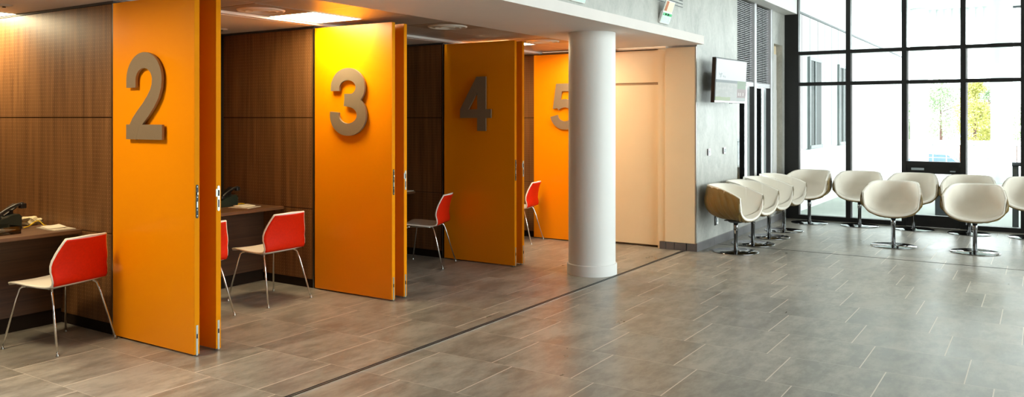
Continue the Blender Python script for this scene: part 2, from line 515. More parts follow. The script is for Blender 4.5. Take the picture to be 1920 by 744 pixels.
# ------------------------------------------------------------------ glazed end wall
YM = [3.27, 2.525, 1.7375, 0.9645, 0.2245, -0.54, -1.3, -2.07, -2.83, -3.6, -4.36, -5.1, -5.6]
b = MB()
b.box(WX, WX + 0.12, 3.27, WY - 0.001, 0, HC)                     # broad corner post
for y in YM[1:]:
    b.box(WX, WX + 0.12, y - 0.033, y + 0.033, 0.0, HC)
for z in (2.145, 2.637):
    b.box(WX + 0.003, WX + 0.117, -5.6, 3.27, z - 0.027, z + 0.027)
b.box(WX + 0.003, WX + 0.117, -5.6, 3.27, 3.93, 3.98)
for y0, y1 in ((1.7375, 3.27), (-5.6, 0.9645)):
    b.box(WX - 0.005, WX + 0.12, y0, y1, 0.0, 0.066)
win = struct(b.build('window_1', 'black_frame'))
b = MB()
zs = [0.066, 2.118, 2.172, 2.61, 2.664, 3.93, 3.98, HC]
for i in range(len(YM) - 1):
    y1, y0 = YM[i] - (0.033 if i else 0.0), YM[i + 1] + 0.033
    if i == 2:
        rows = [(0.97, 2.118)] + [(zs[2], zs[3]), (zs[4], zs[5]), (zs[6], zs[7])]
    else:
        rows = [(zs[j], zs[j + 1]) for j in (0, 2, 4, 6)]
    for z0, z1 in rows:
        b.box(WX + 0.05, WX + 0.06, y0, y1, z0, z1)
b.build('pane', 'glass', win)
# pale inner bead seen at the left of each pane
b = MB()
for i in range(0, 5):
    y1 = YM[i] - (0.033 if i else 0.0)
    b.box(WX + 0.04, WX + 0.075, y1 - 0.022, y1 - 0.002, 0.07, 2.115)
    b.box(WX + 0.04, WX + 0.075, y1 - 0.022, y1 - 0.002, 2.175, 2.607)
b.build('glazing_bead', 'slat', win)
# glazed entrance door under the third bay
b = MB()
b.box(WX - 0.005, WX + 0.115, 0.9985, 1.7035, 0.90, 0.965)
b.box(WX + 0.01, WX + 0.10, 0.9985, 1.7035, 0.785, 0.90)
b.box(WX + 0.01, WX + 0.10, 0.9985, 1.075, 0.0, 0.785)
b.box(WX + 0.01, WX + 0.10, 1.635, 1.7035, 0.0, 0.785)
b.box(WX + 0.01, WX + 0.10, 1.075, 1.635, 0.0, 0.17)
dr = struct(b.build('door_2', 'black_frame'))
MB().box(WX + 0.05, WX + 0.06, 1.075, 1.635, 0.17, 0.785).build('pane', 'glass', dr)
b = MB(); b.box(WX - 0.006, WX + 0.01, 1.47, 1.64, 0.835, 0.868, bev=0.003)
b.build('door_closer', 'grey_label', dr)
b = MB(); b.box(WX - 0.002, WX + 0.01, 1.06, 1.13, 0.82, 0.838)
b.build('label_plate', 'grey_label', dr)

# tall windows in the plaster wall
b = MB()
b.box(11.0, 11.05, WY + 0.03, WY + 0.09, 0.19, 3.27, mi=0)
b.box(11.82, 11.92, WY + 0.005, WY + 0.09, 0.19, 3.27, mi=0)
b.box(12.66, 12.75, WY + 0.005, WY + 0.09, 0.19, 3.27, mi=0)
b.box(11.0, 12.75, WY + 0.004, WY + 0.09, 0.19, 0.245, mi=0)
for x0, x1 in ((11.05, 11.82), (11.92, 12.66)):
    b.box(x0, x1, WY + 0.02, WY + 0.09, 2.06, 2.12, mi=0)          # white bar under the louvres
    b.box(x0, x1, WY + 0.08, WY + 0.10, 2.12, 3.27, mi=1)          # dark backing
    b.box(x1 - 0.012, x1, WY + 0.012, WY + 0.075, 0.245, 2.06, mi=1)  # dark far reveal
    b.box(x1 - 0.008, x1, WY + 0.075, WY + 0.115, 0.245, 2.06, mi=2)
w2 = struct(b.build('window_2', ['slat', 'rubber', 'out_frame']))
b = MB()
for x0, x1 in ((11.051, 11.80), (11.921, 12.645)):
    b.box(x0, x1, WY + 0.116, WY + 0.122, 0.246, 2.06)
b.build('pane', 'glass', w2)
# louvre blinds, one over each window
for k, (x0, x1) in enumerate(((11.055, 11.815), (11.925, 12.655))):
    bl = empty('louvre_blind', ((x0 + x1) / 2, WY + 0.045, 2.125))
    tag(bl, ['black and white slatted louvre over the tall window behind the wall screen',
             'black and white slatted louvre over the tall window beside the dark corner post'][k], 'blind', 'slatted louvres over the tall windows')
    w = (x1 - x0) / 2 - 0.004
    b = MB(); z = 0.012
    while z < 1.13:
        mt = Matrix.Translation((0, 0, z)) @ Matrix.Rotation(R(5), 4, 'X')
        b.box(-w, w, -0.009, 0.009, -0.0032, 0.0032, mtx=mt); z += 0.0262
    b.build('slats', 'slat', bl)
    b = MB()
    for q in (-0.22, 0.0, 0.22):
        b.box(q - 0.002, q + 0.002, -0.017, -0.015, 0.0, 1.13)
    b.build('cords', 'grey_post', bl)

# long glazed side behind the camera, lights the hall and is mirrored in glossy things
struct(MB().box(-4, 3.9, -5.8, -5.6, 0, HC).build('unseen_wall_right', 'tile_dark'))  # unseen; left solid here to keep daylight off the door leaves
b = MB()
x = 3.92
while x <= WX:
    b.box(x - 0.04, x + 0.04, -5.72, -5.6, 0, HC); x += 1.585
for z in (0.04, 0.95, 2.64, HC - 0.05):
    b.box(3.92, WX, -5.715, -5.605, z - 0.04, z + 0.04)
w3 = struct(b.build('window_3', 'black_frame'))
MB().box(3.92, WX, -5.665, -5.655, 0, HC).build('pane', 'glass', w3)

# vent grille high on the plaster wall
v = empty('vent_grille', (8.4, WY, 2.95))
tag(v, 'black slotted air grille high in the plaster above the canopy', 'vent')
b = MB(); b.box(-1.5, 0.58, -0.004, -0.0005, -0.09, 0.25); b.build('backing', 'concrete', v)
b = MB()
for k in range(7):
    z = -0.075 + k * 0.036
    b.box(-1.5 if k < 2 else -1.2, 0.57, -0.009, -0.004, z, z + 0.008 + 0.002 * min(k, 4))
b.build('slots', 'black_metal', v)

# ------------------------------------------------------------------ folding partition leaves with numerals
def arc(cx, cz, rx, rz, a0, a1, n=24):
    return [(cx + rx * math.cos(R(a0 + (a1 - a0) * i / n)), cz + rz * math.sin(R(a0 + (a1 - a0) * i / n))) for i in range(n + 1)]
def stroke(b, pts, w, X0, X1, Yf):
    L, Q = [], []
    for i, p in enumerate(pts):
        a = Vector(pts[max(i - 1, 0)]); c = Vector(pts[min(i + 1, len(pts) - 1)])
        d = (c - a).normalized(); nrm = Vector((-d.y, d.x)); p = Vector(p)
        l, r = p + nrm * w / 2, p - nrm * w / 2
        L.append((Yf(l.x), l.y)); Q.append((Yf(r.x), r.y))
    b.strip(L, Q, 'x', X0, X1)
def numeral(n, leaf, yl, z0):
    """yl: local y of the glyph's left side; glyph x runs towards -y. local x = 0 is the leaf face"""
    b = MB(); X0, X1 = -0.034, -0.016
    Yf = lambda gx: yl - gx
    cnt = [0]
    def poly(p):
        cnt[0] += 1; b.prism([(Yf(q[0]), q[1] + z0) for q in p], 'x', X0 - 0.0004 * cnt[0], X1 + 0.0004 * cnt[0])
    def st(p, w=0.112):
        cnt[0] += 1; stroke(b, [(q[0], q[1] + z0) for q in p], w, X0 - 0.0004 * cnt[0], X1 + 0.0004 * cnt[0], Yf)
    if n == 2:
        p = [(0.057, 0.367), (0.057, 0.40)] + arc(0.210, 0.420, 0.153, 0.138, 175, 0, 28) + \
            [(0.358, 0.375), (0.335, 0.32), (0.29, 0.265), (0.235, 0.212), (0.17, 0.16), (0.115, 0.11), (0.085, 0.07), (0.062, 0.02)]
        st(p); poly([(0, 0), (0.423, 0), (0.423, 0.105), (0.0, 0.105)][::1])
        poly([(0.0, 0.0), (0.12, 0.0), (0.16, 0.10), (0.06, 0.125), (0.02, 0.075), (0.0, 0.03)])
    elif n == 3:
        st([(0.060, 0.408)] + arc(0.215, 0.437, 0.155, 0.122, 180, -62, 34) + [(0.255, 0.325), (0.175, 0.325)], 0.110)
        st([(0.175, 0.325), (0.24, 0.318)] + arc(0.218, 0.187, 0.168, 0.131, 62, -180, 40) + [(0.052, 0.216)], 0.112)
    elif n == 4:
        poly([(0.236, 0), (0.350, 0), (0.350, 0.6), (0.236, 0.6)])
        poly([(0, 0.143), (0.42, 0.143), (0.42, 0.24), (0, 0.24)])
        poly([(0, 0.24), (0.225, 0.6), (0.26, 0.6), (0.26, 0.462), (0.115, 0.24)])
    else:
        poly([(0.095, 0.5), (0.40, 0.5), (0.40, 0.6), (0.085, 0.6)])
        poly([(0.035, 0.27), (0.135, 0.285), (0.168, 0.51), (0.168, 0.6), (0.085, 0.6)])
        st(arc(0.212, 0.198, 0.162, 0.145, 140, -172, 40), 0.108)
    b.build('numeral', 'numeral', leaf)
    for gy, gz in {2: ((0.06, 0.06), (0.36, 0.05), (0.21, 0.56)), 3: ((0.22, 0.06), (0.38, 0.2), (0.2, 0.56)),
                   4: ((0.29, 0.08), (0.29, 0.5), (0.06, 0.19)), 5: ((0.2, 0.06), (0.1, 0.4), (0.3, 0.55))}[n]:
        MB().tube([(-0.017, yl - gy, z0 + gz), (0.0, yl - gy, z0 + gz)], 0.008, 10).build('stand_off', 'steel', leaf)

def leaf(x, lab, n=None, kind='lock', y0=4.775, y1=5.73):
    """one tall leaf; its -x face at x"""
    e = empty('folding_partition_leaf', (x, y0, 0))
    w = y1 - y0
    tag(e, lab, 'partition door', 'orange partition leaves of the booths')
    MB().box(0, 0.040, 0.0015, w, 0.012, 2.445, bev=0.0012).build('panel', 'orange', e)
    MB().box(0.001, 0.039, 0.0, 0.0014, 0.014, 2.443).build('edge_strip', 'orange_edge', e)
    if kind == 'lock':
        b = MB()
        pl = [(0.020 + 0.0095 * math.cos(R(a)), (1.145 if a < 180 else 0.938) + 0.0095 * math.sin(R(a))) for a in list(range(0, 181, 20)) + list(range(180, 361, 20))]
        b.prism(pl, 'y', -0.003, -0.0002)
        lk = b.build('lock_plate', 'black_metal', e)
        b = MB()
        b.box(0.015, 0.025, -0.010, -0.003, 1.085, 1.105, bev=0.002)
        b.build('latch', 'steel', lk)
        MB().box(0.016, 0.024, -0.0045, -0.003, 1.00, 1.04).build('bolt', 'steel', lk)
        for z in (1.14, 1.07, 0.985, 0.945): MB().tube([(0.02, -0.0045, z), (0.02, -0.003, z)], 0.0035, 10).build('screw', 'steel', lk)
    else:
        b = MB()
        b.prism([(0.010, 0.97), (0.015, 0.962), (0.025, 0.962), (0.030, 0.97), (0.030, 1.128), (0.025, 1.136), (0.015, 1.136), (0.010, 1.128)], 'y', -0.0025, -0.0002)
        b.box(-0.002, 0.012, -0.0025, -0.0002, 1.062, 1.115)
        sk = b.build('strike_plate', 'steel', e)
        MB().box(0.015, 0.026, -0.0030, -0.0024, 1.066, 1.106).build('keeper_hole', 'dark', sk)
        MB().box(0.016, 0.025, -0.0030, -0.0024, 0.988, 1.040).build('keeper_hole', 'dark', sk)
    b = MB(); b.box(0.012, 0.028, -0.002, -0.0002, 0.006, 0.208)
    fb = b.build('floor_bolt', 'steel', e)
    b = MB(); b.box(0.017, 0.023, -0.006, -0.0019, 0.12, 0.15)
    b.build('bolt_lever', 'black_metal', fb)
    for py in (0.03, w - 0.08): MB().tube([(0.02, py, 0.0), (0.02, py, 0.0125)], 0.009, 12).build('floor_pin', 'steel', e)
    if n:
        numeral(n, e, {2: 5.507, 3: 5.492, 4: 5.482, 5: 5.452}[n] - y0, {2: 1.452, 3: 1.443, 4: 1.462, 5: 1.456}[n])
    return e
nm = {2: 'tall orange partition leaf with the bronze numeral 2', 3: 'tall orange partition leaf with the bronze numeral 3',
      4: 'tall orange partition leaf with the bronze numeral 4', 5: 'tall orange partition leaf with the bronze numeral 5, partly behind the column'}
nb = {2: 'narrowly seen orange leaf directly behind the leaf numbered 2, silver strike plate on edge',
      3: 'narrowly seen orange leaf directly behind the leaf numbered 3, silver strike plate on edge',
      4: 'narrowly seen orange leaf directly behind the leaf numbered 4, silver strike plate on edge'}
for n, x in ((2, 3.44), (3, 5.426), (4, 7.405), (5, 9.365)):
    leaf(x, nm[n], n)
for n, x in ((2, 3.611), (3, 5.586), (4, 7.56)):
    leaf(x, nb[n], None, 'strike')

# ------------------------------------------------------------------ booth desks
def desk(x0, x1, lab):
    e = empty('booth_desk', ((x0 + x1) / 2, 6.65, 0))
    tag(e, lab, 'desk', 'wooden desks across the booths')
    w = (x1 - x0) / 2
    MB().box(-w, w, -0.48, 0.42, 0.722, 0.75, bev=0.003).build('desktop', 'wood_h', e)
    b = MB(); b.box(-w, w, -0.19, -0.165, 0.115, 0.722); b.build('modesty_panel', 'wood_dark', e)
    b = MB(); b.box(-w, w, -0.178, -0.165, 0.0, 0.115); b.build('plinth', 'dark', e)
desk(1.675, 3.457, 'dark wooden booth desk at the far left with phone and clear tray on it')
desk(3.655, 5.442, 'dark wooden booth desk between the leaves numbered 2 and 3')
desk(5.64, 7.422, 'dark wooden booth desk mostly hidden behind the leaf numbered 3')
desk(7.62, 9.4, 'dark wooden booth desk hidden behind the leaf numbered 4')

# ------------------------------------------------------------------ red chairs
def red_chair(label):
    e = empty('booth_chair', (0, 0, 0))
    tag(e, label, 'chair', 'red backed chairs in the booths')
    prof = [(0.262, 0.436, 0.200), (0.250, 0.449, 0.212), (0.220, 0.456, 0.219), (0.15, 0.455, 0.225), (0.05, 0.448, 0.228), (-0.05, 0.443, 0.226),
            (-0.11, 0.443, 0.222), (-0.15, 0.449, 0.216), (-0.178, 0.463, 0.222), (-0.196, 0.487, 0.225), (-0.204, 0.52, 0.229),
            (-0.207, 0.56, 0.233), (-0.210, 0.60, 0.235), (-0.217, 0.635, 0.228), (-0.230, 0.68, 0.211), (-0.248, 0.725, 0.192), (-0.266, 0.762, 0.176), (-0.276, 0.780, 0.168)]
    rows = []
    N = 16
    for i, (y, z, w) in enumerate(prof):
        row = []
        back = max(0.0, min(1.0, (z - 0.46) / 0.1)) if i > 6 else 0.0
        for k in range(N + 1):
            q = -1 + 2 * k / N
            # gentle wrap of the backrest, slight dish in the seat
            row.append((q * w, y + back * 0.035 * q * q, z - (1 - back) * 0.010 * (1 - q * q) + (1 - back) * 0.004 + back * 0.008 * (1 - abs(q)) * (1 if i > 14 else 0)))
        rows.append(row)
    o = MB().grid(rows).build('seat_shell', 'white_plastic', e)
    solid(o, 0.012, 0.0)
    # red upholstered outer back
    rr = []
    for i in range(8, len(prof)):
        y, z, w = prof[i]
        if i == len(prof) - 1: z -= 0.004
        w -= 0.007
        back = max(0.0, min(1.0, (z - 0.46) / 0.1))
        rr.append([((-1 + 2 * k / N) * w, y + back * 0.035 * (-1 + 2 * k / N) ** 2 - 0.0085, z - 0.006) for k in range(N + 1)])
    o = MB().grid(rr).build('back_pad', 'red', e)
    solid(o, 0.004, 0.0)
    ft = {'rear': (0.240, -0.253), 'front': (0.252, 0.254)}
    tops = {'rear': (0.185, -0.135), 'front': (0.185, 0.175)}
    for kx in (-1, 1):
        for kd in ('rear', 'front'):
            fx, fy = ft[kd]; tx, ty = tops[kd]
            sgn = -1 if kd == 'rear' else 1
            b = MB()
            b.tube([(kx * fx, fy, 0.012), (kx * (fx + 4 * tx) / 5, (fy + 4 * ty) / 5, 0.345), (kx * tx, ty, 0.412), (kx * (tx - 0.012), ty - sgn * 0.012, 0.426), (kx * (tx - 0.02), ty - sgn * 0.04, 0.430)], 0.0075, 12)
            lg = b.build('leg', 'chrome', e)
            b = MB(); b.lathe([(0, 0.0), (0.011, 0.0), (0.012, 0.004), (0.008, 0.012), (0.008, 0.024), (0, 0.026)], kx * fx, fy, 16)
            b.build('glide', 'steel', lg)
    b = MB()
    for kx in (-1, 1):
        b.tube([(kx * 0.165, -0.10, 0.430), (kx * 0.165, 0.14, 0.430)], 0.0075, 10)
    b.tube([(-0.17, -0.085, 0.428), (0.17, -0.085, 0.428)], 0.008, 10)
    b.tube([(-0.17, 0.12, 0.428), (0.17, 0.12, 0.428)], 0.008, 10)
    b.build('seat_frame', 'steel', e)
    b = MB(); b.box(-0.03, 0.03, -0.03, 0.03, 0.415, 0.430, bev=0.004)
    b.build('stacking_block', 'grey_post', e)
    return e
rc = red_chair('red backed white chair on chrome legs at the far left desk with tray')
rc.location = (3.126, 5.85, 0); rc.rotation_euler.z = R(11.8)
for x, y, a, lab in ((4.905, 5.735, 0, 'red backed white chair fully seen in the booth between leaves 2 and 3'),
                     (4.10, 5.76, 0, 'red chair mostly hidden behind the leaves numbered 2, only its right side showing'),
                     (7.02, 5.67, 20.3, 'red backed chair seen side on between leaves 3 and 4'),
                     (9.03, 5.753, 12.3, 'red chair farthest away, in front of the leaf numbered 5')):
    c = copy_tree(rc); c.location = (x, y, 0); c.rotation_euler.z = R(a); c['label'] = lab

# ------------------------------------------------------------------ white tub chairs
def tub_chair(label):
    e = empty('tub_chair', (0, 0, 0))
    tag(e, label, 'swivel chair', 'cream tub chairs in the waiting area')
    RX, RYB, RYF, YF, ZB, CC = 0.311, 0.345, 0.62, 0.205, 0.392, 0.235
    P = 2.6
    def surf(off, nt=260, ns=32, rib=0.0):
        rows = []
        KT = 0.11                                    # the scoop opens towards the front
        bz = lambda q: CC * (1 - (1 - min(q, 1.0) ** P) ** (1 / P))
        for i in range(nt):
            th = 2 * PI * i / nt
            dx, dy = math.sin(th), math.cos(th)      # 0 = front (+y)
            front = False
            if dy > 0:
                den = abs(dx) - RX * KT * dy / YF
                ts = RX / den if den > 1e-4 else 1e9
                tf = YF / dy
                Rr = min(ts, tf); front = tf < ts
            else:
                Rr = (abs(dx / RX) ** 2.7 + abs(dy / RYB) ** 2.7) ** (-1 / 2.7)
            yr = Rr * dy
            u = 1 - max(0.0, min(1.0, (yr + 0.345) / 0.55)) ** 2.2
            H = 0.283 + u * 0.127
            wall = 0.0 if front else H - CC
            fb = 0.42 / (0.42 + wall) if wall > 0 else 1.0
            row = []
            for j in range(1, ns + 1):
                s = j / ns
                if s <= fb + 1e-9:
                    f0 = s / fb
                    g = math.sin(f0 * PI / 2) ** 0.92 if not front else f0
                    x, y = g * Rr * dx, g * Rr * dy
                    if dy > 0:
                        q = abs(x) / (RX * (1 + KT * y / YF))
                    else:
                        q = g
                    z = bz(q)
                else:
                    k = (s - fb) / (1 - fb)
                    x, y = Rr * dx, Rr * dy; z = CC + wall * k; q = 1.0
                    sq = 1 - 0.04 * k * u * (1 if dy < 0 else 0); x *= sq; y *= sq
                nr = q ** 1.6; nz = math.sqrt(max(0, 1 - nr * nr))
                hx, hy = (dx, dy) if dy <= 0 else ((1 if dx > 0 else -1) * min(1, abs(dx) * 4), 0.0)
                o2 = off; zz = z + off * nz
                if rib:
                    ph = (th if th < PI else 2 * PI - th) * 22 - s * 17.0
                    o2 -= rib * (abs(math.sin(ph / 2)) ** 0.7) * min(1, s * 1.4) * min(1, (1 - s) * 4)
                    o2 += 0.006 * max(0.0, (s - 0.9) / 0.1)
                    zz = z + o2 * nz
                x -= hx * o2 * nr; y -= hy * o2 * nr
                if dy > 0: y = min(y, YF)
                if y > 0: zz -= 0.016 * (y / YF) * (1 - q)
                if dy <= 0: x *= 1 + 0.13 * max(-1.0, y / RYB)
                row.append((x, y, ZB + zz))
            rows.append(row)
        rows.append(rows[0])
        return rows
    def shell(off, name, m, thick, rib=0.0, parent=e):
        rows = surf(off, rib=rib)
        b = MB()
        ctr = b.bm.verts.new((0, 0, ZB + off))
        V = [[b.bm.verts.new(p) for p in r] for r in rows[:-1]]
        n = len(V)
        for i in range(n):
            a, c = V[i], V[(i + 1) % n]
            f = b.bm.faces.new((ctr, a[0], c[0])); f.smooth = True
            for j in range(len(a) - 1):
                f = b.bm.faces.new((a[j], a[j + 1], c[j + 1], c[j])); f.smooth = True
        bmesh.ops.recalc_face_normals(b.bm, faces=b.bm.faces[:])
        o = b.build(name, m, parent)
        solid(o, thick, 0.0)
        return o
    sh = shell(0.0, 'outer_shell', 'tub_shell', 0.004, 0.017)
    st = shell(0.019, 'seat', 'tub_white', 0.032)
    b = MB(); b.lathe([(0, 0.352), (0.07, 0.352), (0.09, 0.360), (0.09, 0.378), (0, 0.378)], n=32); b.box(-0.11, 0.11, -0.10, 0.10, 0.374, 0.384, bev=0.003)
    b.build('swivel_plate', 'grey_post', e)
    b = MB(); b.lathe([(0, 0.012), (0.025, 0.012), (0.025, 0.26), (0.0285, 0.262), (0.0285, 0.355), (0, 0.355)], n=28)
    b.build('pedestal', 'dark_chrome', e)
    b = MB(); b.lathe([(0, 0.0), (0.262, 0.0), (0.268, 0.003), (0.268, 0.007), (0.262, 0.010), (0.05, 0.012), (0.034, 0.016), (0.032, 0.02), (0, 0.02)], n=72)
    b.build('base_disc', 'dark_chrome', e)
    return e
tc = tub_chair('cream tub chair against the plaster wall, nearest the column, tan ribbed side showing')
tc.location = (9.695, 3.09, 0); tc.rotation_euler.z = R(173)
for x, y, a, lab in (
    (10.42, 3.10, 173, 'cream tub chair against the plaster wall, second from the column'),
    (11.15, 3.10, 173, 'cream tub chair against the plaster wall, third from the column'),
    (11.885, 3.095, 174, 'cream tub chair against the plaster wall, farthest of the four from the column'),
    (12.99, 3.00, 84, 'cream tub chair in front of the glass wall, at the corner by the dark post'),
    (13.05, 2.29, 93, 'cream tub chair by the glass wall, second from the dark corner post'),
    (13.04, 1.56, 90, 'cream tub chair by the glass wall, before the left side of the glass door'),
    (12.96, 0.855, 90, 'cream tub chair by the glass wall, behind the right chair of the free front pair'),
    (12.95, 0.125, 90, 'cream tub chair by the glass wall, cut off by the right edge of the picture'),
    (11.21, 1.572, 90, 'left cream tub chair of the pair standing free in the hall'),
    (11.206, 0.679, 90, 'right cream tub chair of the pair standing free in the hall')):
    c = copy_tree(tc); c.location = (x, y, 0); c.rotation_euler.z = R(a); c['label'] = lab

# ------------------------------------------------------------------ round column
e = empty('round_column', (7.562, 3.921, 0)); tag(e, 'thick round white column between the canopy and the floor track', 'column')
b = MB(); b.lathe([(0, 0.10), (0.243, 0.10), (0.243, 2.484), (0, 2.484)], n=96); o = b.build('shaft', 'white_paint', e, smooth_angle=40)
b = MB(); b.lathe([(0.2435, 0.112), (0.252, 0.112), (0.258, 0.106), (0.258, 0.0), (0, 0.0)], n=96); o = b.build('base_ring', 'white_paint', e, smooth_angle=40)

# ------------------------------------------------------------------ wall screen
tvw, tvh = 0.96, 0.548
tv = empty('wall_screen', (10.05, 3.265, 2.066)); tv.rotation_euler = (R(2.5), 0, R(-5))
tag(tv, 'flat television screen tilted forward on the plaster wall showing a pale picture', 'television')
b = MB(); b.box(-tvw / 2, tvw / 2, -0.005, 0.045, -tvh / 2, tvh / 2, bev=0.004); b.build('housing', 'black_metal', tv)
b = MB(); b.box(-tvw / 2 + 0.018, tvw / 2 - 0.018, -0.0075, -0.0055, -tvh / 2 + 0.03, tvh / 2 - 0.016); b.build('display', 'screen', tv)
b = MB(); b.box(-tvw / 2 + 0.004, tvw / 2 - 0.004, -0.0075, -0.0055, -tvh / 2 + 0.004, -tvh / 2 + 0.026); b.build('lower_bezel', 'steel', tv)
b = MB(); b.box(-0.02, 0.06, -0.006, 0.004, -tvh / 2 - 0.008, -tvh / 2 + 0.002); b.build('sensor', 'black_metal', tv)
mi = Matrix.Rotation(R(5), 4, 'Z') @ Matrix.Rotation(R(-2.5), 4, 'X')
b = MB(); b.box(-0.2, 0.2, 0.046, 0.075, -0.14, 0.14, bev=0.004); b.box(-0.05, 0.05, 0.07, 0.18, -0.05, 0.05, mtx=mi)
b.box(-0.14, 0.14, 0.175, 0.193, -0.12, 0.12, mtx=mi)
b.build('wall_bracket', 'black_metal', tv)

# ------------------------------------------------------------------ emergency signs over the canopy
def esign(x, z, lab):
    e = empty('emergency_sign', (x, 3.425, z)); e.rotation_euler = (R(20), 0, 0)
    tag(e, lab, 'sign', 'white and green emergency signs above the canopy')
    b = MB(); b.box(-0.130, 0.130, 0.0, 0.03, -0.13, 0.0, bev=0.005); b.box(-0.10, 0.10, 0.02, 0.055, -0.11, -0.02, bev=0.01); b.build('housing', 'white_paint', e)
    b = MB(); b.box(-0.118, 0.118, -0.003, 0.0, -0.118, -0.042); b.build('text_panel', 'pale_green', e)
    b = MB(); b.box(-0.118, 0.118, -0.004, 0.0, -0.040, -0.010); b.build('green_band', 'green_sign', e)
    b = MB()
    b.box(-0.06, -0.035, -0.006, -0.004, -0.034, -0.016); b.box(-0.068, -0.04, -0.006, -0.004, -0.022, -0.018)
    b.box(0.0, 0.03, -0.006, -0.004, -0.036, -0.014); b.prism([(0.05, -0.030), (0.05, -0.020), (0.075, -0.025)], 'y', -0.006, -0.004)
    b.build('pictogram', 'dark', e)
    b = MB()
    for k in range(6): b.box(-0.10 + k * 0.035, -0.088 + k * 0.035, -0.005, -0.003, -0.105, -0.055)
    b.build('text_lines', 'white_paint', e)
    b = MB(); b.box(-0.125, 0.125, 0.008, 0.018, 0.0, 0.125); b.build('upper_frame', 'white_paint', e)
    b = MB(); b.box(-0.112, 0.112, 0.005, 0.008, 0.008, 0.118); b.build('upper_plate', 'cream', e)  # glossy plate; the cream it reflects is given as plain colour
    b = MB(); b.box(-0.100, -0.045, 0.003, 0.005, 0.010, 0.116); b.build('reflection_strip', 'reflected_orange', e)  # orange part of the reflection, painted on as a strip
esign(8.40, 2.755, 'tilted emergency sign with a reflection painted on its upper plate above the canopy end')
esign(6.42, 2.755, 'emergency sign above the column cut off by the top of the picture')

# ------------------------------------------------------------------ sockets
def socket(x, z, lab, w=0.085, h=0.085):
    e = empty('wall_socket', (x, WY - 0.0005, z)); tag(e, lab, 'socket', 'steel sockets on the plaster wall')
    b = MB(); b.box(-w / 2, w / 2, -0.014, 0, -h / 2, h / 2, bev=0.003); b.build('cover_plate', 'chrome', e)
    b = MB(); b.box(-w / 2 - 0.0015, -w / 2 + 0.003, -0.012, 0, -h / 2, h / 2 - 0.005); b.build('side_edge', 'black_metal', e)
    b = MB(); b.box(-0.024, 0.024, -0.0165, -0.013, -0.024, 0.024, bev=0.002); b.box(0.004, 0.02, -0.0185, -0.016, -0.026, -0.018); b.build('insert', 'grey_label', e)
socket(9.86, 1.182, 'square steel socket below the screen, nearer the column')
socket(10.44, 1.182, 'square steel socket below the screen, nearer the windows')
socket(10.13, 0.31, 'steel socket low on the wall behind the nearest tub chair', 0.10, 0.13)

# ------------------------------------------------------------------ ceiling lights and speakers
def clight(x0, y0, lab, on=True, w=0.583, h=0.548, z=2.489):
    e = empty('ceiling_light', (x0 + w / 2, y0 + h / 2, z)); tag(e, lab, 'ceiling light', 'square light panels in the booth ceilings')
    b = MB()
    for s in (-1, 1):
        b.box(s * w / 2 - 0.006, s * w / 2 + 0.006, -h / 2 - 0.006, h / 2 + 0.006, -0.006, 0.0)
        b.box(-w / 2, w / 2, s * h / 2 - 0.006, s * h / 2 + 0.006, -0.0055, 0.0)
    b.build('frame', 'white_paint', e)
    b = MB(); b.box(-w / 2 + 0.007, w / 2 - 0.007, -h / 2 + 0.007, h / 2 - 0.007, -0.0035, -0.0005); b.build('diffuser', 'panel_light' if on else 'panel_off', e)
clight(4.80, 5.095, 'bright square light panel above the leaf numbered 3')
clight(7.775, 5.095, 'bright square light panel partly seen beyond the leaf numbered 4')
clight(2.868, 7.14, 'bright ceiling light at the top left corner of the picture', z=2.469)
def cspeaker(x, y, lab, tile=True):
    e = empty('ceiling_speaker', (x, y, 2.489)); tag(e, lab, 'ceiling speaker', 'round grilles in the booth ceilings')
    if tile:
        MB().box(-0.285, 0.285, -0.268, 0.268, -0.003, -0.0002).build('tile', 'speaker_tile', e)
    b = MB()
    b.lathe([(0, -0.006), (0.06, -0.008), (0.062, -0.014), (0.07, -0.014), (0.072, -0.006), (0.115, -0.008), (0.118, -0.016), (0.13, -0.016), (0.132, -0.008), (0.165, -0.008), (0.17, -0.015), (0.185, -0.013), (0.192, -0.003), (0.192, -0.001)], n=64)
    b.build('grille', 'speaker', e)
cspeaker(4.495, 5.37, 'round ceiling speaker beside the lit panel above booth two')
cspeaker(6.28, 4.82, 'round ceiling speaker between the leaves numbered 3 and 4')
cspeaker(8.07, 4.82, 'round ceiling speaker close to the column top')
def detector(x, y, lab):
    e = empty('smoke_detector', (x, y, 2.4695)); tag(e, lab, 'smoke detector', 'small round ceiling detectors')
    b = MB(); b.lathe([(0, -0.008), (0.03, -0.010), (0.032, -0.016), (0.05, -0.014), (0.06, -0.003), (0.06, -0.0005)], n=32); b.build('body', 'speaker', e)
    b = MB(); b.tube([(0, 0, -0.022), (0, 0, -0.008)], 0.012, 12); b.build('sensor', 'black_metal', e)
detector(3.13, 6.67, 'small round detector in the ceiling at the top left')
detector(5.115, 6.68, 'small round detector in the ceiling behind leaf 2')

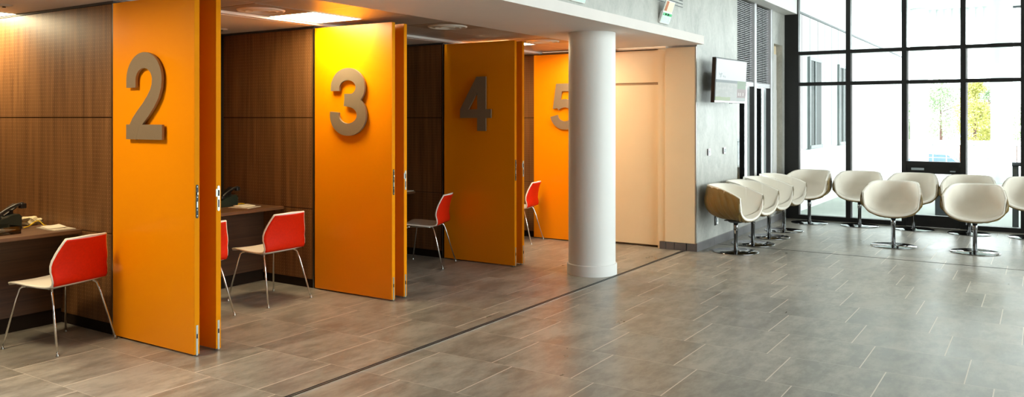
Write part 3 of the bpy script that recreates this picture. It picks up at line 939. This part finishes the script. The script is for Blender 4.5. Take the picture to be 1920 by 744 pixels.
# ------------------------------------------------------------------ things on the desks
D = 0.7502
def phone(x, y, rz, lab, sc_=1.0):
    e = empty('desk_phone', (x, y, D), rz); tag(e, lab, 'telephone', 'dark desk telephones')
    e.scale = (sc_, sc_, sc_)
    b = MB(); b.prism([(-0.24, 0.0), (0.05, 0.0), (0.05, 0.095), (0.03, 0.115), (-0.02, 0.108), (-0.24, 0.04)], 'y', -0.09, 0.09)
    b.build('base', 'phone', e)
    b = MB()
    for r in range(4):
        for q in range(3):
            b.box(-0.19 + r * 0.03, -0.17 + r * 0.03, -0.05 + q * 0.03, -0.03 + q * 0.03, 0.058 + r * 0.0095, 0.068 + r * 0.0095)
    b.build('keypad', 'phone_b', e)
    b = MB(); b.box(0.0505, 0.052, -0.03, 0.02, 0.03, 0.045); b.build('label_plate', 'grey_label', e)
    # tilted display hood and handset standing above
    b = MB()
    pts = []
    for i in range(15):
        t = i / 14
        a = R(200 - 95 * t)
        pts.append((0.05 + 0.24 * math.cos(a) + 0.045 * t, -0.055, -0.03 + 0.245 * math.sin(a) + 0.09))
    pts = [(-0.12 + 0.20 * t, -0.055, 0.10 + 0.085 * math.sin(t * PI / 2) ** 0.9) for t in [i / 14 for i in range(15)]]
    b.tube(pts, [0.010 + 0.006 * (abs(i - 7) / 7) for i in range(15)], 10)
    b.box(0.055, 0.10, -0.075, -0.03, 0.150, 0.192, bev=0.008)
    b.box(-0.14, -0.10, -0.075, -0.03, 0.078, 0.11, bev=0.008)
    b.build('handset', 'phone_b', e)
    b = MB(); mt = Matrix.Translation((0.015, 0.02, 0.142)) @ Matrix.Rotation(R(-32), 4, 'Y')
    b.box(-0.075, 0.075, -0.05, 0.05, -0.006, 0.006, bev=0.003, mtx=mt)
    b.box(-0.01, 0.02, -0.03, 0.03, 0.09, 0.145)
    b.build('display', 'phone_b', e)
    return e
phone(3.175, 6.70, R(6), 'dark green desk phone with raised handset on the far left desk')
phone(5.17, 6.66, R(4), 'dark green desk phone on the desk of the booth behind leaf 2', 0.95)
# clear tray with a card
e = empty('clear_tray', (2.99, 6.42, D), R(3)); tag(e, 'clear plastic tray holding a white card on the far left desk', 'tray')
b = MB()
b.box(-0.15, 0.10, -0.085, 0.085, 0.0, 0.003)
b.box(-0.15, 0.10, -0.085, -0.082, 0.003, 0.055); b.box(-0.15, 0.10, 0.082, 0.085, 0.003, 0.062)
b.box(-0.15, -0.147, -0.082, 0.082, 0.003, 0.055); b.box(0.097, 0.10, -0.082, 0.082, 0.003, 0.055)
b.build('box', 'clear', e)
o = MB().box(-0.09, 0.07, -0.055, 0.05, 0, 0.0015, mtx=Matrix.Translation((3.00, 6.425, D + 0.026)) @ Matrix.Rotation(R(6), 4, 'Y') @ Matrix.Rotation(R(-10), 4, 'X')).build('note_card', 'paper')
tag(o, 'white card lying in the clear tray on the far left desk', 'card')
# crumpled tissue
def crumple(c, sx, sy, sz, seed):
    rnd = random.Random(seed)
    b = MB()
    bmesh.ops.create_icosphere(b.bm, subdivisions=3, radius=1)
    for v in b.bm.verts:
        n = v.co.normalized(); k = 0.72 + 0.28 * math.sin(5 * n.x + seed) * math.cos(4 * n.y - seed) + rnd.uniform(-0.16, 0.16)
        v.co = Vector((n.x * sx * k, n.y * sy * k, max(0.0, n.z * sz * k + sz * 0.6)))
    for v in b.bm.verts: v.co += Vector(c)
    return b
o = crumple((3.395, 6.80, D + 0.0005), 0.105, 0.085, 0.048, 3).build('crumpled_tissue', 'crumple'); tag(o, 'crumpled cream paper tissue behind the phone on the far left desk', 'tissue')
def cable(pts, lab):
    o = MB().tube(pts, 0.0045, 8).build('yellow_cable', 'yellow'); tag(o, lab, 'cable', 'yellow cables beside the desk phones')
cable([(3.24, 6.60, D + 0.006), (3.29, 6.62, D + 0.012), (3.345, 6.65, D + 0.035), (3.37, 6.65, D + 0.044), (3.385, 6.64, D + 0.035), (3.40, 6.61, D + 0.006), (3.41, 6.60, D + 0.006)], 'yellow cable arching over the far left desk beside the phone')
cable([(5.245, 6.60, D + 0.005), (5.27, 6.62, D + 0.010), (5.31, 6.63, D + 0.010), (5.34, 6.62, D + 0.005)], 'short yellow cable beside the phone behind leaf 2')
def papers(x, y, specs, group, lab):
    z = D
    for k, (dx, dy, w, h, a, th, m) in enumerate(specs):
        mt = Matrix.Translation((x + dx, y + dy, z)) @ Matrix.Rotation(R(a), 4, 'Z')
        b = MB()
        # slightly curled sheet stack
        rows = []
        for i in range(9):
            u = -1 + i / 4
            rows.append([mt @ Vector((u * w / 2, q * h / 2, 0.0005 + 0.006 * max(0, u) ** 2 * (k % 2))) for q in (-1, -0.5, 0, 0.5, 1)])
        b.grid(rows, smooth=False)
        o = b.build('brochure', m); solid(o, th, 1.0 if False else -1)
        # grow upward
        o.modifiers[0].offset = 1.0
        tag(o, lab[k], 'brochure', group)
        z += th + 0.0015
papers(3.41, 6.40, [(-0.04, -0.02, 0.16, 0.30, -4, 0.007, 'paper2'), (-0.035, 0.03, 0.13, 0.20, -14, 0.004, 'paper'), (-0.03, 0.0, 0.16, 0.20, 25, 0.003, 'paper')][:2], 'brochures on the far left desk',
       ['lower printed brochure at the desk end, far left booth', 'upper pale brochure at the desk end, far left booth'])
papers(5.16, 6.38, [(0.0, 0.02, 0.20, 0.22, 14, 0.006, 'paper2'), (0.03, 0.06, 0.14, 0.18, -14, 0.004, 'paper')], 'brochures on the desk behind leaf 2',
       ['lower printed brochure on the desk end behind leaf 2', 'upper pale brochure on the desk end behind leaf 2'])
o = MB().box(7.20, 7.405, 6.18, 6.30, D, D + 0.008).build('brochure', 'paper'); tag(o, 'small pale brochure on the desk end beyond leaf 3', 'brochure')
# acrylic holder with leaflets
e = empty('leaflet_holder', (5.36, 6.84, D), R(0)); tag(e, 'clear leaflet holder on the desk behind leaf 2', 'holder')
b = MB(); b.box(-0.10, 0.075, -0.004, 0.0, 0.0, 0.07); b.box(-0.10, 0.075, 0.05, 0.053, 0.0, 0.095); b.box(-0.10, 0.075, 0.0, 0.05, 0.0, 0.003)
b.build('box', 'clear', e)
for k in range(2):
    o = MB().box(-0.085, 0.07, -0.012, 0.012, 0, 0.012, mtx=Matrix.Translation((5.355, 6.866, D + 0.012 + 0.026 * k)) @ Matrix.Rotation(R(6), 4, 'Y')).build('leaflet_bundle', 'paper')
    tag(o, ['lower bundle of leaflets in the clear holder behind leaf 2', 'upper bundle of leaflets in the clear holder behind leaf 2'][k], 'leaflets', 'leaflets in the clear holder')

# ------------------------------------------------------------------ outside
struct(MB().box(WX + 0.12, 28.0, -14, 3.55, -0.12, -0.005).build('floor_outside', 'out_ground'))
struct(MB().box(28.0, 140, -60, 60, -1.6, -1.5).build('floor_parking', 'asphalt'))
struct(MB().box(WX + 0.12, 27.0, -14, 5.0, 4.76, 5.0).build('ceiling_outside', 'out_soffit'))
b = MB()
x = WX + 0.56
b.box(WX + 0.56, 27.0, 3.50, 3.80, 1.07, 3.40)
b.box(WX + 0.56, 27.0, 3.49, 3.80, 0.30, 1.05)
b.box(WX + 0.56, 27.0, 3.52, 3.80, -0.005, 4.76)
b.box(WX + 0.56, 27.0, 3.47, 3.52, 3.40, 3.43, mi=1)
for k in range(22):
    b.box(14.0 + k * 0.6, 14.012 + k * 0.6, 3.497, 3.50, 1.07, 3.40, mi=1)
struct(b.build('wall_outside', ['out_white', 'grey_post']))
b = MB()
for y in [3.3 - 0.2 * i for i in range(12)]:
    b.prism([(26.6, y), (26.72, y - 0.1), (26.6, y - 0.2), (26.9, y - 0.2), (26.9, y)], 'z', 4.45, 4.76)
struct(b.build('trim_7', 'out_white'))
struct(MB().box(26.9, 27.0, -14, 1.2, 4.70, 4.759).build('trim_8', 'grey_post'))
for k, (x0, x1) in enumerate(((15.05, 16.05), (17.55, 18.5))):
    b = MB(); b.box(x0, x1, 3.455, 3.50, 1.06, 1.12); b.box(x0 - 0.02, x0 + 0.05, 3.455, 3.50, 1.05, 2.70); b.box(x0 + 0.05, x1, 3.47, 3.50, 2.64, 2.70)
    b.box(x0 + 0.45, x0 + 0.50, 3.47, 3.50, 1.12, 2.64)
    w = struct(b.build('window_%d' % (4 + k), 'out_frame'))
    MB().box(x0 + 0.05, x1, 3.485, 3.499, 1.12, 2.64).build('pane', 'out_glass', w)
# outdoor columns
for x, y, lab in ((26.3, 3.0, 'white round outdoor column left, seen through the glass above the door'), (23.75, 0.86, 'white round outdoor column right, seen through the last full pane')):
    e = empty('outdoor_column', (x, y, -0.004)); tag(e, lab, 'column', 'white outdoor canopy columns')
    b = MB(); b.lathe([(0, 0.12), (0.24, 0.12), (0.24, 4.76), (0, 4.76)], n=48); b.build('shaft', 'out_white', e, smooth_angle=40)
    b = MB(); b.lathe([(0, 0), (0.26, 0), (0.26, 0.118), (0, 0.118)], n=48); b.build('base_ring', 'out_white', e, smooth_angle=40)
# handrail post just outside
e = empty('handrail_post', (14.15, 0.335, -0.005)); tag(e, 'dark grey post with round top just outside the glass at right', 'post')
b = MB(); b.box(-0.02, 0.02, -0.04, 0.04, 0, 0.90); b.build('upright', 'grey_post', e)
b = MB(); b.tube([(0, 0.045, 0.93), (0, -0.9, 0.93)], 0.03, 16); b.build('rail', 'grey_post', e)
# litter bin by the door
e = empty('outdoor_bin', (15.4, 1.37, -0.005)); tag(e, 'dark outdoor litter bin seen through the lower door glass', 'bin')
b = MB(); b.box(-0.2, 0.2, -0.13, 0.13, 0.0, 0.42, bev=0.01); b.build('body', 'grey_post', e)
b = MB(); b.box(-0.21, 0.21, -0.14, 0.14, 0.42, 0.47, bev=0.01); b.build('lid', 'black_frame', e)
# white bench / planter beyond door
# fence along the edge of the forecourt
e = empty('edge_fence', (27.6, 0, -0.005)); tag(e, 'thin fence of slim posts at the far edge of the forecourt', 'fence')
b = MB(); b.box(-0.015, 0.015, -6, 3.6, 0.80, 0.83); b.box(-0.015, 0.015, -6, 3.6, 0.42, 0.435); b.build('rail', 'out_soffit', e)
for k in range(26):
    b = MB(); y = 3.5 - k * 0.36; b.box(-0.015, 0.015, y - 0.012, y + 0.012, 0, 0.82); b.build('post', 'out_soffit' if k % 4 else 'rust', e)
# long low white wall beyond the parking
b = MB(); b.box(63, 63.4, -30, 22, -1.5, 0.02); b.box(62.95, 63.45, -30, 22, 0.02, 0.10)
o = b.build('boundary_wall', 'out_white'); tag(o, 'long low white boundary wall in front of the trees', 'wall')
# car
def car(x, y, rz, lab):
    e = empty('parked_car', (x, y, -1.5), rz); tag(e, lab, 'car')
    b = MB()
    prof = [(-2.1, 0.25), (-2.12, 0.62), (-1.95, 0.80), (-1.15, 0.92), (-0.55, 1.42), (0.85, 1.47), (1.55, 1.05), (2.05, 0.95), (2.12, 0.3)]
    rows = []
    for q, ins in ((-0.85, 0.0), (-0.82, 0.02), (0.82, 0.02), (0.85, 0.0)):
        rows.append([(px, q * (0.86 if pz > 1.2 else 1.0), pz) for px, pz in prof])
    b.grid(rows, smooth=False)
    b.prism(prof, 'y', -0.80, 0.80)
    b.build('body', 'car_white', e)
    b = MB()
    b.prism([(-1.02, 0.95), (-0.52, 1.36), (0.80, 1.40), (1.40, 1.05), (1.35, 0.95)], 'y', -0.80, 0.80)
    b.prism([(-1.20, 0.93), (-0.60, 1.40), (-0.50, 1.38), (-1.0, 0.93)], 'y', -0.70, 0.70)
    b.build('windows', 'car_glass', e).scale = (1.01, 1.04, 1.0)
    for wx in (-1.3, 1.3):
        for wy in (-0.78, 0.78):
            MB().tube([(wx, wy - 0.1, 0.32), (wx, wy + 0.1, 0.32)], 0.32, 24).build('wheel', 'rubber', e)
car(45.0, 4.1, R(75), 'white parked car with bluish windows beyond the forecourt fence')
# trees
def tree(x, y, h, w, m, lab, seed, n=7000):
    rnd = random.Random(seed)
    e = empty('tree', (x, y, -1.5)); tag(e, lab, 'tree', 'trees beyond the parking')
    b = MB(); b.tube([(0, 0, 0), (0.05, 0, h * 0.4), (0, 0.05, h * 0.85)], [0.14, 0.10, 0.03], 10)
    for k in range(7):
        a = rnd.uniform(0, 6.28); z = h * (0.25 + 0.08 * k)
        b.tube([(0, 0, z), (math.cos(a) * w * 0.3, math.sin(a) * w * 0.3, z + h * 0.14)], [0.05, 0.015], 6)
    b.build('trunk', 'bark', e)
    b = MB()
    clumps = []
    for k in range(34):
        t = rnd.random() ** 0.8
        rad = w * 0.5 * math.sqrt(1 - t) * (0.5 + 0.5 * rnd.random()); a = rnd.uniform(0, 6.28)
        clumps.append((rad * math.cos(a), rad * math.sin(a), h * (0.16 + 0.84 * t), 0.16 * w + 0.1 * rnd.random() * w * (1 - t)))
    for k in range(n):
        c = rnd.choice(clumps)
        d = Vector((rnd.gauss(0, 1), rnd.gauss(0, 1), rnd.gauss(0, .7))).normalized() * c[3] * rnd.uniform(0.5, 1.0)
        p = Vector(c[:3]) + d
        u = Vector((rnd.gauss(0, 1), rnd.gauss(0, 1), rnd.gauss(0, 1))).normalized(); v = u.orthogonal().normalized()
        s = rnd.uniform(0.05, 0.11)
        b.bm.faces.new([b.bm.verts.new(p + u * s), b.bm.verts.new(p + v * s * 0.6), b.bm.verts.new(p - u * s), b.bm.verts.new(p - v * s * 0.6)])
    b.build('crown', m, e, normals=False)
tree(66.5, 8.45, 4.4, 2.8, 'leaf_green', 'green tree beside the left outdoor column', 1)
tree(76.5, 7.1, 5.6, 6.4, 'leaf_green', 'green tree seen through the pane above the glass door', 2)
tree(69.0, 4.2, 5.6, 3.2, 'leaf_yellow', 'bright yellow green tree just right of the door bay', 3, 8000)
tree(82.5, 3.9, 6.0, 5.0, 'leaf_green', 'green tree right of the yellow one, left of the outdoor column', 4)
tree(70.4, 0.2, 5.8, 3.4, 'leaf_green', 'green tree at the right edge beyond the outdoor column', 5)

# ------------------------------------------------------------------ light
w = bpy.data.worlds.new('World'); sc.world = w; w.use_nodes = True
nt = w.node_tree; nt.nodes.clear()
out = nt.nodes.new('ShaderNodeOutputWorld'); bg = nt.nodes.new('ShaderNodeBackground')
geo = nt.nodes.new('ShaderNodeTexCoord'); sp = nt.nodes.new('ShaderNodeSeparateXYZ')
nt.links.new(geo.outputs['Generated'], sp.inputs[0])
rp = nt.nodes.new('ShaderNodeValToRGB'); rp.color_ramp.elements[0].position = 0.45; rp.color_ramp.elements[1].position = 0.8
rp.color_ramp.elements[0].color = (0.62, 0.65, 0.66, 1); rp.color_ramp.elements[1].color = (1.0, 1.04, 1.08, 1)
mr = nt.nodes.new('ShaderNodeMapRange'); mr.inputs[1].default_value = -1; mr.inputs[2].default_value = 1
nt.links.new(sp.outputs[2], mr.inputs[0]); nt.links.new(mr.outputs[0], rp.inputs[0])
nt.links.new(rp.outputs[0], bg.inputs[0]); bg.inputs[1].default_value = 11.0
nt.links.new(bg.outputs[0], out.inputs[0])

def area(name, loc, rot, sx, sy, power, col, portal=False):
    l = bpy.data.lights.new(name, 'AREA'); l.shape = 'RECTANGLE'; l.size = sx; l.size_y = sy
    l.energy = power; l.color = col
    if portal: l.cycles.is_portal = True
    o = bpy.data.objects.new(name, l); C.objects.link(o); o.location = loc; o.rotation_euler = rot
    return o
# sky portals in the two glazed sides
area('portal_end', (WX + 0.2, -1.1, HC / 2), (0, R(90), 0), HC, 9.0, 1, (1, 1, 1), True)
area('portal_side', (8.65, -5.75, HC / 2), (R(90), 0, 0), 9.5, HC, 1, (1, 1, 1), True)
# unseen fill lights added over booth one and near leaf five, without fixtures
area('booth_fill', (2.2, 5.4, 2.47), (0, 0, 0), 0.5, 0.5, 38, (1.0, 0.82, 0.52))
area('booth_fill', (8.9, 4.95, 2.47), (0, 0, 0), 0.5, 0.35, 14, (1.0, 0.78, 0.52))

# ------------------------------------------------------------------ camera
cam = bpy.data.cameras.new('Camera'); co = bpy.data.objects.new('Camera', cam); C.objects.link(co)
cam.sensor_fit = 'HORIZONTAL'; cam.sensor_width = 36.0
cam.lens = 1532.38 / 1920 * 36
cam.shift_y = -150 / 1920
co.location = (0, 0, 1.6)
co.rotation_euler = (R(90), 0, R(32.996 - 90))
cam.clip_start = 0.05; cam.clip_end = 400
sc.camera = co
sc.view_settings.view_transform = 'Standard'
sc.view_settings.look = 'None'
sc.view_settings.gamma = 1.0
sc.view_settings.use_curve_mapping = False
sc.view_settings.exposure = 0.13
